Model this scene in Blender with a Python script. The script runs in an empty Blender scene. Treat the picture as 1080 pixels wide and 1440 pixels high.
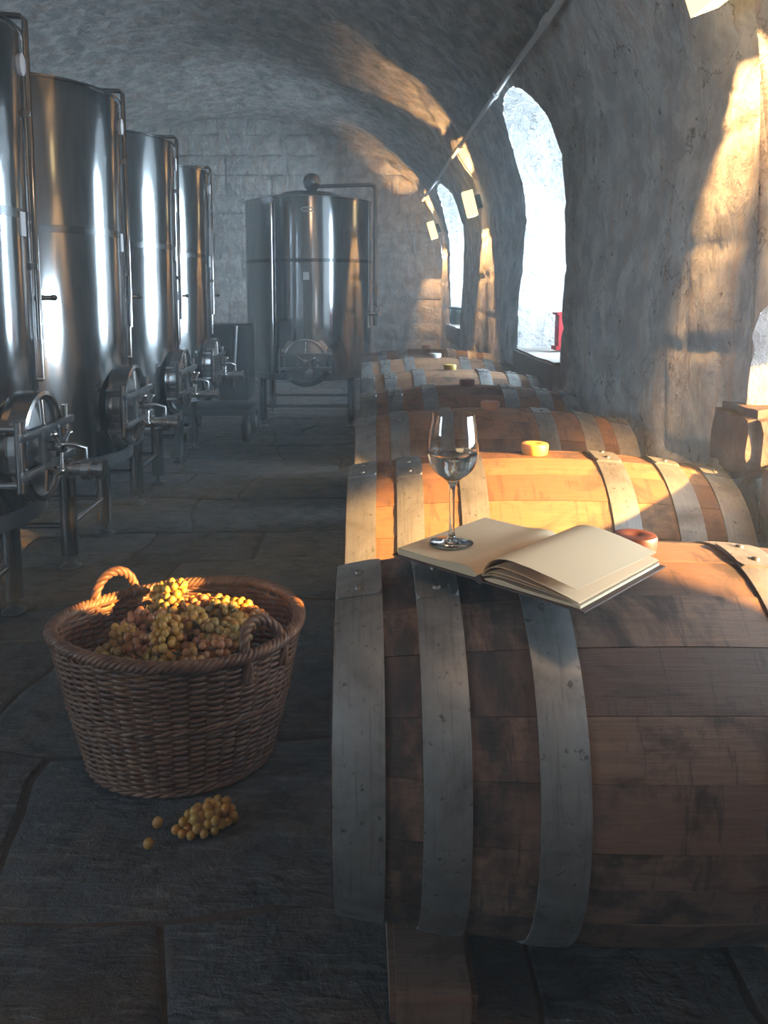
import bpy, bmesh, math, random
from mathutils import Vector, Matrix, Euler, noise

random.seed(7)
PI = math.pi
sc = bpy.context.scene
COL = sc.collection

# ------------------------------------------------------------------ camera
F_PX, PITCH, CAM_H, VX, HY = 1150.0, math.radians(7.5), 1.07, 505.0, 412.0
PPY = HY + F_PX * math.tan(PITCH)
cam_d = bpy.data.cameras.new('camera')
cam = bpy.data.objects.new('camera', cam_d)
COL.objects.link(cam)
cam_d.sensor_fit = 'VERTICAL'
cam_d.sensor_height = 36.0
cam_d.lens = F_PX / 1440.0 * 36.0
cam_d.shift_x = (540.0 - VX) / 1440.0
cam_d.shift_y = -(720.0 - PPY) / 1440.0
cam.location = (0, 0, CAM_H)
cam.rotation_euler = (PI / 2 - PITCH, 0, 0)
cam_d.clip_start = 0.02
sc.camera = cam

# ------------------------------------------------------------------ colour, sky, sun
vs = sc.view_settings
vs.view_transform = 'Standard'
vs.look = 'None'
vs.exposure = 0.0
vs.gamma = 1.0
vs.use_curve_mapping = False
sc.cycles.use_denoising = True
sc.cycles.max_bounces = 10
sc.cycles.diffuse_bounces = 5
sc.cycles.glossy_bounces = 5
sc.cycles.transmission_bounces = 10
sc.cycles.transparent_max_bounces = 10
sc.cycles.volume_bounces = 1
sc.cycles.caustics_reflective = False
sc.cycles.caustics_refractive = False
sc.cycles.sample_clamp_indirect = 4.0

world = bpy.data.worlds.new('sky')
sc.world = world
world.use_nodes = True
bg = world.node_tree.nodes['Background']
bg.inputs['Color'].default_value = (0.64, 0.84, 1.0, 1)
bg.inputs['Strength'].default_value = 55.0

# low evening sun reaching the cellar through the near window
SUN_AIM = Vector((1.00, 1.35, 0.95))
SUN_DIR = Vector((-0.85, 0.44, -0.25)).normalized()
sd = bpy.data.lights.new('evening_sun', 'SPOT')
sd.energy = 60000
sd.color = (1.0, 0.54, 0.14)
sd.spot_size = math.radians(20)
sd.spot_blend = 0.1
sd.shadow_soft_size = 0.11
sun = bpy.data.objects.new('evening_sun', sd)
COL.objects.link(sun)
sun.location = SUN_AIM - SUN_DIR * 8.0
sun.rotation_euler = SUN_DIR.to_track_quat('-Z', 'Y').to_euler()


def portal(loc, size, direction):
    l = bpy.data.lights.new('sky_portal', 'AREA')
    l.shape = 'RECTANGLE'
    l.size, l.size_y = size
    l.cycles.is_portal = True
    o = bpy.data.objects.new('sky_portal', l)
    COL.objects.link(o)
    o.location = loc
    o.rotation_euler = Vector(direction).to_track_quat('-Z', 'Y').to_euler()
    return o


# added warm fill light without a fixture, brightens the front barrel and notebook
rl = bpy.data.lights.new('warm_fill', 'POINT')
rl.energy = 15
rl.color = (1.0, 0.62, 0.34)
rl.shadow_soft_size = 0.12
ro_ = bpy.data.objects.new('warm_fill', rl)
COL.objects.link(ro_)
ro_.location = (0.45, 0.30, 2.20)


# ------------------------------------------------------------------ material helpers
def new_mat(name):
    m = bpy.data.materials.new(name)
    m.use_nodes = True
    nt = m.node_tree
    nt.nodes.clear()
    out = nt.nodes.new('ShaderNodeOutputMaterial')
    b = nt.nodes.new('ShaderNodeBsdfPrincipled')
    nt.links.new(b.outputs[0], out.inputs['Surface'])
    return m, nt, b, out


class NT:
    """tiny helper around a node tree"""
    def __init__(self, nt):
        self.nt = nt

    def n(self, kind, **kw):
        nd = self.nt.nodes.new(kind)
        for k, v in kw.items():
            setattr(nd, k, v)
        return nd

    def l(self, a, b):
        self.nt.links.new(a, b)

    def coord(self, scale=(1, 1, 1), rnd=False, out='Object'):
        tc = self.n('ShaderNodeTexCoord')
        src = tc.outputs[out]
        if rnd:
            oi = self.n('ShaderNodeObjectInfo')
            mul = self.n('ShaderNodeMath', operation='MULTIPLY')
            mul.inputs[1].default_value = 37.0
            self.l(oi.outputs['Random'], mul.inputs[0])
            add = self.n('ShaderNodeVectorMath', operation='ADD')
            self.l(src, add.inputs[0])
            self.l(mul.outputs[0], add.inputs[1])
            src = add.outputs[0]
        mp = self.n('ShaderNodeMapping')
        mp.inputs['Scale'].default_value = scale
        self.l(src, mp.inputs['Vector'])
        return mp.outputs[0]

    def noise(self, vec, scale, detail=5, rough=0.6, dist=0.0):
        t = self.n('ShaderNodeTexNoise')
        t.inputs['Scale'].default_value = scale
        t.inputs['Detail'].default_value = detail
        t.inputs['Roughness'].default_value = rough
        t.inputs['Distortion'].default_value = dist
        self.l(vec, t.inputs['Vector'])
        return t.outputs['Fac']

    def ramp(self, fac, stops):
        r = self.n('ShaderNodeValToRGB')
        cr = r.color_ramp
        while len(cr.elements) < len(stops):
            cr.elements.new(0.5)
        for e, (p, c) in zip(cr.elements, stops):
            e.position = p
            e.color = c if len(c) == 4 else (*c, 1)
        self.l(fac, r.inputs[0])
        return r.outputs['Color']

    def g(self, fac, lo, hi):
        return self.ramp(fac, [(lo, (0, 0, 0)), (hi, (1, 1, 1))])

    def mix(self, fac, a, b, mode='MIX'):
        m = self.n('ShaderNodeMix', data_type='RGBA', blend_type=mode)
        for sock, val in ((m.inputs[0], fac), (m.inputs[6], a), (m.inputs[7], b)):
            if isinstance(val, bpy.types.NodeSocket):
                self.l(val, sock)
            elif isinstance(val, (int, float)):
                sock.default_value = val
            else:
                sock.default_value = (*val, 1) if len(val) == 3 else val
        return m.outputs[2]

    def math(self, op, a, b=0.0):
        m = self.n('ShaderNodeMath', operation=op)
        for sock, val in ((m.inputs[0], a), (m.inputs[1], b)):
            if isinstance(val, bpy.types.NodeSocket):
                self.l(val, sock)
            else:
                sock.default_value = val
        return m.outputs[0]

    def bump(self, height, strength, dist, bsdf, normal=None):
        b = self.n('ShaderNodeBump')
        b.inputs['Strength'].default_value = strength
        b.inputs['Distance'].default_value = dist
        self.l(height, b.inputs['Height'])
        if normal is not None:
            self.l(normal, b.inputs['Normal'])
        self.l(b.outputs[0], bsdf.inputs['Normal'])
        return b.outputs[0]

    def rand(self):
        return self.n('ShaderNodeObjectInfo').outputs['Random']


def simple(name, color, rough=0.5, metal=0.0, emit=None, estr=0.0, bump=0.0, bscale=60, var=0.0, spec=None):
    m, nt, b, out = new_mat(name)
    h = NT(nt)
    b.inputs['Base Color'].default_value = (*color, 1)
    b.inputs['Roughness'].default_value = rough
    b.inputs['Metallic'].default_value = metal
    if spec is not None:
        b.inputs['Specular IOR Level'].default_value = spec
    if emit:
        b.inputs['Emission Color'].default_value = (*emit, 1)
        b.inputs['Emission Strength'].default_value = estr
    v = h.coord(rnd=True)
    nz = h.noise(v, bscale, 4)
    if var:
        dark = tuple(c * (1 - var) for c in color)
        h.l(h.mix(nz, dark, color), b.inputs['Base Color'])
    if bump:
        h.bump(nz, bump, 0.004, b)
    return m


# limewashed plaster over stone
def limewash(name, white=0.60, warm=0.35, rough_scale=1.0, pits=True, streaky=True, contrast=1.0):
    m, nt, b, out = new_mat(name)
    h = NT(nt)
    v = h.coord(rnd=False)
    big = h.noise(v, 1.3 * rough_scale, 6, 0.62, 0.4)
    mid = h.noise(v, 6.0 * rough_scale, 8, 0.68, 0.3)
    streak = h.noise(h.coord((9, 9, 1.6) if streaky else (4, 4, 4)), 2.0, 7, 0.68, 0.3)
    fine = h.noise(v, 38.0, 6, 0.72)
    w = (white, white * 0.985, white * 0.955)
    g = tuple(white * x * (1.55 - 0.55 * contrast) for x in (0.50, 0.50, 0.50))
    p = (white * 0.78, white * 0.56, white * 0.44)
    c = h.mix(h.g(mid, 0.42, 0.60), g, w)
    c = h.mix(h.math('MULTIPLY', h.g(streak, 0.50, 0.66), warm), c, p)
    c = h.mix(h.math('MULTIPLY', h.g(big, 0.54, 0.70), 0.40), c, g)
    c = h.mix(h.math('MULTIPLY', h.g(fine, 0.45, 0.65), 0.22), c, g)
    if pits:
        spots = h.g(h.noise(v, 20.0, 4, 0.6), 0.655, 0.70)
        c = h.mix(h.math('MULTIPLY', spots, 0.8), c, (white * 0.16, white * 0.14, white * 0.13))
        ck = h.n('ShaderNodeTexVoronoi', feature='DISTANCE_TO_EDGE')
        ck.inputs['Scale'].default_value = 1.7
        ad = h.n('ShaderNodeVectorMath', operation='ADD')
        h.l(v, ad.inputs[0])
        nc = h.n('ShaderNodeTexNoise')
        nc.inputs['Scale'].default_value = 4.0
        nc.inputs['Detail'].default_value = 6
        h.l(v, nc.inputs['Vector'])
        h.l(nc.outputs['Color'], ad.inputs[1])
        h.l(ad.outputs[0], ck.inputs['Vector'])
        crack = h.ramp(ck.outputs['Distance'], [(0.0, (1, 1, 1)), (0.012, (0, 0, 0))])
        crack = h.math('MULTIPLY', crack, h.g(big, 0.42, 0.52))
        c = h.mix(h.math('MULTIPLY', crack, 0.7), c, (white * 0.2, white * 0.18, white * 0.17))
    h.l(c, b.inputs['Base Color'])
    b.inputs['Roughness'].default_value = 0.88
    b.inputs['Specular IOR Level'].default_value = 0.25
    n1 = h.bump(mid, 0.75, 0.06, b)
    n2 = h.bump(streak, 0.45, 0.035, b, n1)
    h.bump(fine, 0.55, 0.012, b, n2)
    return m


M = {}
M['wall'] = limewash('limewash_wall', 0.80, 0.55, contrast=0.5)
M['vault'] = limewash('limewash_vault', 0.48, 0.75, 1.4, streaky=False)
M['reveal'] = limewash('limewash_reveal', 0.88, 0.03, 1.6, contrast=0.2)
M['block'] = limewash('limewash_block', 0.64, 0.7, 1.2, pits=False, contrast=0.6)
M['mortar'] = simple('lime_mortar', (0.42, 0.38, 0.34), 0.95, bump=0.4, bscale=30, var=0.3)


def flag_mat():
    m, nt, b, out = new_mat('slate_flagstone')
    h = NT(nt)
    v = h.coord(rnd=True)
    n1 = h.noise(v, 2.2, 7, 0.65, 0.5)
    n2 = h.noise(v, 11.0, 6, 0.7, 0.3)
    n3 = h.noise(h.coord((3, 14, 3), rnd=True), 4.0, 5, 0.6, 0.6)
    c = h.ramp(h.rand(), [(0.0, (0.040, 0.046, 0.055)), (0.4, (0.062, 0.066, 0.074)), (0.7, (0.060, 0.050, 0.045)), (1.0, (0.090, 0.088, 0.090))])
    c = h.mix(h.g(n1, 0.46, 0.60), c, (0.088, 0.064, 0.048))
    c = h.mix(h.math('MULTIPLY', h.g(n2, 0.50, 0.62), 0.7), c, (0.020, 0.021, 0.024))
    c = h.mix(h.math('MULTIPLY', h.g(n3, 0.54, 0.64), 0.5), c, (0.14, 0.138, 0.135))
    h.l(c, b.inputs['Base Color'])
    h.l(h.ramp(n2, [(0.3, (0.42,) * 3), (0.7, (0.72,) * 3)]), b.inputs['Roughness'])
    nn = h.bump(n1, 0.8, 0.05, b)
    nn = h.bump(n3, 0.6, 0.02, b, nn)
    h.bump(n2, 0.7, 0.02, b, nn)
    return m


M['flag'] = flag_mat()
M['dirt'] = simple('floor_joint_dirt', (0.085, 0.062, 0.048), 0.95, bump=0.6, bscale=50, var=0.5)


def wood_mat(name, dark, mid, light, stain=0.6, rough=0.55, grime=0.0):
    m, nt, b, out = new_mat(name)
    h = NT(nt)
    v = h.coord(rnd=True)
    grain = h.noise(h.coord((3.0, 70, 70), rnd=True), 1.6, 6, 0.62, 0.3)
    pore = h.noise(h.coord((14.0, 260, 260), rnd=True), 1.0, 3, 0.6)
    blot = h.noise(v, 5.5, 7, 0.66, 0.8)
    cross = h.noise(h.coord((40, 5, 5), rnd=True), 1.2, 5, 0.7, 0.6)
    tone = h.ramp(h.rand(), [(0.0, dark), (0.35, mid), (0.7, light), (1.0, mid)])
    c = h.mix(h.math('MULTIPLY', h.g(grain, 0.35, 0.7), 0.55), tone, tuple(x * 0.55 for x in mid))
    c = h.mix(h.math('MULTIPLY', h.g(pore, 0.52, 0.72), 0.45), c, tuple(x * 0.35 for x in mid))
    c = h.mix(h.math('MULTIPLY', h.g(blot, 0.51, 0.62), stain), c, (0.020, 0.013, 0.010))
    c = h.mix(h.math('MULTIPLY', h.g(cross, 0.565, 0.62), stain * 0.7), c, (0.022, 0.015, 0.012))
    if grime:   # black cellar mould that has settled between the end hoops
        sx = h.n('ShaderNodeSeparateXYZ')
        tc = h.n('ShaderNodeTexCoord')
        h.l(tc.outputs['Object'], sx.inputs[0])
        ax = h.math('ABSOLUTE', sx.outputs[0])
        wob = h.math('ADD', ax, h.math('MULTIPLY', h.noise(h.coord((14, 3, 3)), 1.5, 6, 0.7), 0.16))
        gm = h.math('MULTIPLY', h.g(wob, 0.245, 0.33), h.g(h.noise(h.coord((9, 4, 4), rnd=True), 2.0, 6, 0.7), 0.40, 0.56))
        c = h.mix(h.math('MULTIPLY', gm, grime), c, (0.016, 0.012, 0.011))
    h.l(c, b.inputs['Base Color'])
    h.l(h.ramp(blot, [(0.3, (rough,) * 3), (0.7, (min(1, rough + 0.25),) * 3)]), b.inputs['Roughness'])
    nn = h.bump(grain, 0.35, 0.004, b)
    nn = h.bump(pore, 0.25, 0.002, b, nn)
    h.bump(cross, 0.35, 0.003, b, nn)
    return m


M['oak'] = wood_mat('barrel_oak', (0.13, 0.060, 0.030), (0.26, 0.125, 0.058), (0.35, 0.18, 0.085), 0.55)
M['oak_stained'] = wood_mat('barrel_oak_stained', (0.10, 0.052, 0.034), (0.17, 0.092, 0.058), (0.26, 0.145, 0.090), 0.80, grime=0.85)
M['beam'] = wood_mat('beam_wood', (0.15, 0.085, 0.06), (0.19, 0.11, 0.075), (0.22, 0.13, 0.09), 0.4, 0.8)


def hoop_mat():
    m, nt, b, out = new_mat('galvanised_hoop')
    h = NT(nt)
    v = h.coord(rnd=True)
    n1 = h.noise(v, 9, 6, 0.65, 0.4)
    n2 = h.noise(h.coord((200, 10, 10), rnd=True), 1.0, 4, 0.6)
    n3 = h.noise(v, 70, 4, 0.6)
    c = h.ramp(n1, [(0.3, (0.17, 0.16, 0.155)), (0.55, (0.32, 0.31, 0.30)), (0.75, (0.42, 0.40, 0.37))])
    c = h.mix(h.math('MULTIPLY', h.g(n3, 0.62, 0.70), 0.7), c, (0.05, 0.04, 0.035))
    c = h.mix(h.math('MULTIPLY', h.g(n2, 0.52, 0.66), 0.35), c, (0.13, 0.11, 0.10))
    h.l(c, b.inputs['Base Color'])
    b.inputs['Metallic'].default_value = 0.75
    h.l(h.ramp(n1, [(0.3, (0.62,) * 3), (0.7, (0.42,) * 3)]), b.inputs['Roughness'])
    nn = h.bump(n1, 0.2, 0.004, b)
    h.bump(n2, 0.12, 0.002, b, nn)
    return m


M['hoop'] = hoop_mat()
M['rivet'] = simple('rivet_steel', (0.30, 0.27, 0.24), 0.45, 0.9, var=0.4)


def steel_mat(name, col, rough):
    m, nt, b, out = new_mat(name)
    h = NT(nt)
    n1 = h.noise(h.coord((220, 220, 2)), 1.0, 3, 0.6)
    n2 = h.noise(h.coord(rnd=True), 3.0, 4, 0.6)
    b.inputs['Base Color'].default_value = (*col, 1)
    b.inputs['Metallic'].default_value = 1.0
    h.l(h.ramp(n2, [(0.3, (rough * 0.85,) * 3), (0.7, (rough * 1.2,) * 3)]), b.inputs['Roughness'])
    h.bump(n1, 0.04, 0.001, b)
    return m


M['steel'] = steel_mat('brushed_tank_steel', (0.38, 0.39, 0.40), 0.12)
M['steel_dark'] = steel_mat('dull_steel', (0.30, 0.31, 0.32), 0.30)
M['seam'] = steel_mat('seam_steel', (0.13, 0.135, 0.14), 0.22)
M['chrome'] = steel_mat('polished_fitting_steel', (0.72, 0.72, 0.72), 0.13)
M['rubber'] = simple('black_rubber', (0.02, 0.02, 0.022), 0.6)
M['tag'] = simple('white_tag', (0.62, 0.62, 0.64), 0.6)
M['black'] = simple('black_painted_metal', (0.012, 0.014, 0.017), 0.5)
M['panel'] = simple('grey_plate', (0.16, 0.19, 0.20), 0.5, var=0.4, bscale=90)
M['conduit'] = simple('grey_conduit', (0.62, 0.62, 0.62), 0.5, 0.2)
M['red'] = simple('red_paint', (0.42, 0.02, 0.03), 0.45)
M['frame'] = simple('white_window_frame', (0.62, 0.63, 0.64), 0.5)
M['shade'] = simple('lamp_shade_glass', (0.5, 0.42, 0.30), 0.5, emit=(1.0, 0.74, 0.36), estr=2.0)
M['stem'] = simple('grape_stem', (0.07, 0.055, 0.025), 0.8)
M['bottle'] = simple('dark_bottle_glass', (0.02, 0.03, 0.03), 0.2)
M['leather'] = simple('notebook_cover', (0.055, 0.022, 0.016), 0.5, bump=0.2, bscale=200)
M['paper'] = simple('cream_paper', (0.86, 0.62, 0.37), 0.85, bump=0.03, bscale=300, var=0.05)
M['page_edge'] = simple('page_block_edge', (0.72, 0.54, 0.34), 0.85, bump=0.3, bscale=400, var=0.2)


def stone_mat():
    m, nt, b, out = new_mat('brown_sill_stone')
    h = NT(nt)
    v = h.coord(rnd=True)
    n1 = h.noise(v, 8, 7, 0.65, 0.4)
    n2 = h.noise(v, 40, 5, 0.65)
    h.l(h.ramp(n1, [(0.3, (0.075, 0.048, 0.037)), (0.55, (0.13, 0.088, 0.068)), (0.75, (0.19, 0.14, 0.11))]), b.inputs['Base Color'])
    b.inputs['Roughness'].default_value = 0.9
    nn = h.bump(n1, 0.6, 0.03, b)
    h.bump(n2, 0.4, 0.006, b, nn)
    return m


M['sill'] = stone_mat()


def wicker_mat():
    m, nt, b, out = new_mat('willow_wicker')
    h = NT(nt)
    v = h.coord()
    n1 = h.noise(v, 30, 5, 0.6)
    n2 = h.noise(v, 160, 3, 0.6)
    c = h.ramp(n1, [(0.3, (0.075, 0.032, 0.020)), (0.5, (0.135, 0.062, 0.034)), (0.72, (0.22, 0.115, 0.06))])
    h.l(h.mix(h.math('MULTIPLY', h.g(n2, 0.5, 0.7), 0.4), c, (0.06, 0.028, 0.016)), b.inputs['Base Color'])
    b.inputs['Roughness'].default_value = 0.5
    return m


M['wicker'] = wicker_mat()


def grape_mat(name, stops):
    m, nt, b, out = new_mat(name)
    h = NT(nt)
    n1 = h.noise(h.coord(rnd=True), 60, 4, 0.6)
    c = h.ramp(h.rand(), stops)
    h.l(h.mix(h.math('MULTIPLY', h.g(n1, 0.5, 0.75), 0.35), c, (0.30, 0.14, 0.05)), b.inputs['Base Color'])
    b.inputs['Roughness'].default_value = 0.38
    b.inputs['Subsurface Weight'].default_value = 0.35
    b.inputs['Subsurface Radius'].default_value = (1.0, 0.7, 0.25)
    b.inputs['Subsurface Scale'].default_value = 0.006
    return m


M['grape_golden'] = grape_mat('golden_grape', [(0.0, (0.36, 0.21, 0.045)), (0.4, (0.44, 0.25, 0.05)), (0.8, (0.48, 0.23, 0.05)), (1.0, (0.40, 0.29, 0.07))])
M['grape_green'] = grape_mat('greenish_grape', [(0.0, (0.25, 0.18, 0.05)), (0.4, (0.34, 0.23, 0.065)), (0.8, (0.30, 0.20, 0.055)), (1.0, (0.38, 0.22, 0.06))])
M['grape_rosy'] = grape_mat('rosy_grape', [(0.0, (0.30, 0.12, 0.05)), (0.4, (0.42, 0.19, 0.07)), (0.8, (0.36, 0.15, 0.07)), (1.0, (0.44, 0.26, 0.08))])


def glass_mat(name, ior, color=(1, 1, 1), rough=0.0):
    m, nt, b, out = new_mat(name)
    b.inputs['Base Color'].default_value = (*color, 1)
    b.inputs['Roughness'].default_value = rough
    b.inputs['IOR'].default_value = ior
    b.inputs['Transmission Weight'].default_value = 1.0
    return m


M['glass'] = glass_mat('clear_wine_glass', 1.46)
M['wine'] = glass_mat('pale_wine', 1.34, (0.98, 0.95, 0.88))


def pane_mat():
    m = bpy.data.materials.new('window_glass')
    m.use_nodes = True
    nt = m.node_tree
    nt.nodes.clear()
    h = NT(nt)
    out = h.n('ShaderNodeOutputMaterial')
    mx = h.n('ShaderNodeMixShader')
    fr = h.n('ShaderNodeFresnel')
    fr.inputs['IOR'].default_value = 1.35
    tr = h.n('ShaderNodeBsdfTransparent')
    gl = h.n('ShaderNodeBsdfGlossy')
    gl.inputs['Roughness'].default_value = 0.03
    h.l(fr.outputs[0], mx.inputs[0])
    h.l(tr.outputs[0], mx.inputs[1])
    h.l(gl.outputs[0], mx.inputs[2])
    h.l(mx.outputs[0], out.inputs['Surface'])
    return m


M['pane'] = pane_mat()


# ------------------------------------------------------------------ mesh helpers
class MB:
    def __init__(self):
        self.v, self.f = [], []

    def add(self, vs, fs, mat=None):
        o = len(self.v)
        self.v += [tuple(mat @ Vector(p)) if mat else tuple(p) for p in vs]
        self.f += [tuple(i + o for i in f) for f in fs]
        return self

    def box(self, c, s, mat=None, bev=0.0):
        x, y, z = (k / 2 for k in s)
        if bev <= 0:
            vs = [(c[0] + a * x, c[1] + b * y, c[2] + d * z) for a in (-1, 1) for b in (-1, 1) for d in (-1, 1)]
            fs = [(0, 1, 3, 2), (4, 6, 7, 5), (0, 4, 5, 1), (2, 3, 7, 6), (0, 2, 6, 4), (1, 5, 7, 3)]
            return self.add(vs, fs, mat)
        bm = bmesh.new()
        bmesh.ops.create_cube(bm, size=1, matrix=Matrix.Translation(c) @ Matrix.Diagonal((*s, 1)))
        bmesh.ops.bevel(bm, geom=list(bm.edges), offset=bev, segments=2, affect='EDGES', profile=0.7)
        self.bm(bm, mat)
        return self

    def bm(self, bm, mat=None):
        bm.verts.index_update()
        self.add([v.co.copy() for v in bm.verts], [[v.index for v in f.verts] for f in bm.faces], mat)
        bm.free()
        return self

    def tube(self, pts, r, n=8, closed=False, mat=None, caps=True):
        pts = [Vector(p) for p in pts]
        m = len(pts)
        vs, fs = [], []
        up = None
        for i, p in enumerate(pts):
            if closed:
                t = pts[(i + 1) % m] - pts[i - 1]
            else:
                t = pts[min(i + 1, m - 1)] - pts[max(i - 1, 0)]
            t.normalize()
            if up is None:
                up = Vector((0, 0, 1)) if abs(t.z) < 0.9 else Vector((1, 0, 0))
            a = up - t * up.dot(t)
            if a.length < 1e-6:
                a = t.orthogonal()
            a.normalize()
            up = a
            b = t.cross(a)
            rr = r[i] if isinstance(r, (list, tuple)) else r
            for k in range(n):
                an = 2 * PI * k / n
                vs.append(p + (a * math.cos(an) + b * math.sin(an)) * rr)
        seg = m if closed else m - 1
        for i in range(seg):
            j = (i + 1) % m
            for k in range(n):
                k2 = (k + 1) % n
                fs.append((i * n + k, i * n + k2, j * n + k2, j * n + k))
        if caps and not closed:
            fs.append(tuple(range(n))[::-1])
            fs.append(tuple((m - 1) * n + k for k in range(n)))
        return self.add(vs, fs, mat)

    def lathe(self, prof, n=32, mat=None, closed=False):
        """prof: list of (r, z); r == 0 ends close the surface"""
        vs, fs, rings = [], [], []
        for r, z in prof:
            if r < 1e-7:
                rings.append([len(vs)])
                vs.append((0, 0, z))
            else:
                rings.append(list(range(len(vs), len(vs) + n)))
                vs += [(r * math.cos(2 * PI * k / n), r * math.sin(2 * PI * k / n), z) for k in range(n)]
        pairs = list(zip(rings, rings[1:]))
        if closed:
            pairs.append((rings[-1], rings[0]))
        for a, b in pairs:
            for k in range(n):
                k2 = (k + 1) % n
                if len(a) == 1 and len(b) == 1:
                    continue
                if len(a) == 1:
                    fs.append((a[0], b[k2], b[k]))
                elif len(b) == 1:
                    fs.append((a[k], a[k2], b[0]))
                else:
                    fs.append((a[k], a[k2], b[k2], b[k]))
        return self.add(vs, fs, mat)

    def mesh(self, name, mat, smooth=None):
        me = bpy.data.meshes.new(name)
        me.from_pydata(self.v, [], self.f)
        me.validate()
        bm = bmesh.new()
        bm.from_mesh(me)
        bmesh.ops.recalc_face_normals(bm, faces=bm.faces)
        bm.to_mesh(me)
        bm.free()
        if smooth is not None:
            for p in me.polygons:
                p.use_smooth = True
            me.set_sharp_from_angle(angle=math.radians(smooth))
        me.materials.append(mat)
        return me

    def build(self, name, mat, parent=None, smooth=None):
        return link(name, self.mesh(name, mat, smooth), parent)


def link(name, me, parent=None, loc=None, rot=None):
    o = bpy.data.objects.new(name, me)
    COL.objects.link(o)
    o.parent = parent
    if loc is not None:
        o.location = loc
    if rot is not None:
        o.rotation_euler = rot
    return o


def tag(o, label=None, cat=None, group=None, kind=None):
    if label:
        o['label'] = label
    if cat:
        o['category'] = cat
    if group:
        o['group'] = group
    if kind:
        o['kind'] = kind
    return o


def thing(name, label, cat, loc=(0, 0, 0), rot=(0, 0, 0), group=None):
    o = bpy.data.objects.new(name, None)
    o.empty_display_size = 0.05
    COL.objects.link(o)
    o.location = loc
    o.rotation_euler = rot
    return tag(o, label, cat, group)


def copy_tree(o, parent=None):
    c = o.copy()
    COL.objects.link(c)
    c.parent = parent
    for ch in o.children:
        copy_tree(ch, c)
    return c


def rot_to(axis_from_z):
    return Vector((0, 0, 1)).rotation_difference(Vector(axis_from_z)).to_matrix().to_4x4()


def T(x, y, z):
    return Matrix.Translation((x, y, z))


def cyl(mb, p0, p1, r, n=12, mat=None):
    return mb.tube([p0, p1], r, n, mat=mat)


# ------------------------------------------------------------------ the vaulted cellar
WX, CX, SPR, CROWN = 1.02, -1.42, 1.50, 3.14
AX, BZ = WX - CX, CROWN - SPR
Y0, Y1 = -1.3, 10.2
ARC = 3.25
S_TOP = 2.43      # where wall becomes ceiling


def prof(s):
    """s along the section from the right foot up, over, and down to the left foot -> (X, Z, nx, nz inward)"""
    total = 2 * SPR + 2 * ARC
    if s <= SPR:
        return WX, s, -1.0, 0.0
    if s >= total - SPR:
        return 2 * CX - WX, total - s, 1.0, 0.0
    t = (s - SPR) / ARC * PI / 2
    x, z = CX + AX * math.cos(t), SPR + BZ * math.sin(t)
    n = Vector((-math.cos(t) / AX, -math.sin(t) / BZ)).normalized()
    return x, z, n.x, n.y


def blocky(y, s):
    """relief of the rough stones under the limewash, about 0..1"""
    wob = 0.06 * noise.noise((y * 1.7, s * 1.7, 3.1))
    ch = 0.30
    row = math.floor((s + wob) / ch)
    random_off = noise.cell((row + 0.5, 4.2, 1.0)) * 0.6
    bl = 0.58 + 0.2 * noise.cell((row + 0.5, 9.2, 2.0))
    u = ((y + random_off + wob) / bl) % 1.0
    v = ((s + wob) / ch) % 1.0
    d = min(min(u, 1 - u) * bl, min(v, 1 - v) * ch)
    col = math.floor((y + random_off + wob) / bl)
    stone = noise.cell((row + 0.5, col + 0.5, 7.0))
    return min(1.0, d / 0.035) * (0.8 + 0.4 * stone)


def relief(y, s, amp=1.0):
    a = noise.fractal((y * 1.1, s * 1.1, 0.3), 1.0, 2.0, 5) * 0.022
    b = noise.fractal((y * 6.0, s * 6.0, 5.3), 1.0, 2.0, 3) * 0.006
    mask = 0.5 + 0.5 * noise.noise((y * 0.8 + 4, s * 0.8, 8.0))
    return amp * (a + b + 0.022 * mask * blocky(y, s))


def wall_pt(y, s, amp=1.0):
    x, z, nx, nz = prof(s)
    d = relief(y, s, amp)
    k = min(1.0, s / 0.1)
    return (x + nx * d, y, z + nz * d * k)


# windows: (near Y, far Y, sill s, springing s, top s)
WINS = [(0.86, 2.07, 0.655, 0.97, 1.12),
        (4.10, 5.17, 0.70, 1.80, 2.36),
        (8.02, 9.18, 0.70, 1.80, 2.36)]


def win_top(w, y):
    y0, y1, s0, s1, s2 = w
    c, hw = (y0 + y1) / 2, (y1 - y0) / 2
    q = max(0.0, 1 - abs((y - c) / hw) ** 2.3)
    return s1 + (s2 - s1) * q ** 0.5


def build_wall_right():
    ys = []
    cuts = sorted([Y0, Y1] + [v for w in WINS for v in w[:2]])
    for a, b in zip(cuts, cuts[1:]):
        n = max(4, int((b - a) / 0.030))
        ys += [a + (b - a) * i / n for i in range(n)]
    ys.append(Y1)
    nA, nB, nC = 24, 50, 14
    mb = MB()
    for y in ys:
        w = next((w for w in WINS if w[0] - 1e-6 <= y <= w[1] + 1e-6), None)
        s0 = w[2] if w else 0.72
        st = win_top(w, y) if w else 1.80
        col = [s0 * i / nA for i in range(nA)] + [s0 + (st - s0) * i / nB for i in range(nB)] + [st + (S_TOP - st) * i / nC for i in range(nC + 1)]
        mb.v += [wall_pt(y, s) for s in col]
        x, z, nx, nz = prof(S_TOP + 0.08)
        mb.v.append((x - nx * 0.07, y, z - nz * 0.07))
    R = nA + nB + nC + 2
    for i in range(len(ys) - 1):
        ym = (ys[i] + ys[i + 1]) / 2
        inside = any(w[0] < ym < w[1] for w in WINS)
        for j in range(R - 1):
            if inside and nA <= j < nA + nB:
                continue
            a = i * R + j
            mb.f.append((a, a + 1, a + R + 1, a + R))
    o = mb.build('wall_right', M['wall'], smooth=50)
    tag(o, 'rough limewashed stone wall with deep window niches', kind='structure')
    return o


wall_right = build_wall_right()


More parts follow.
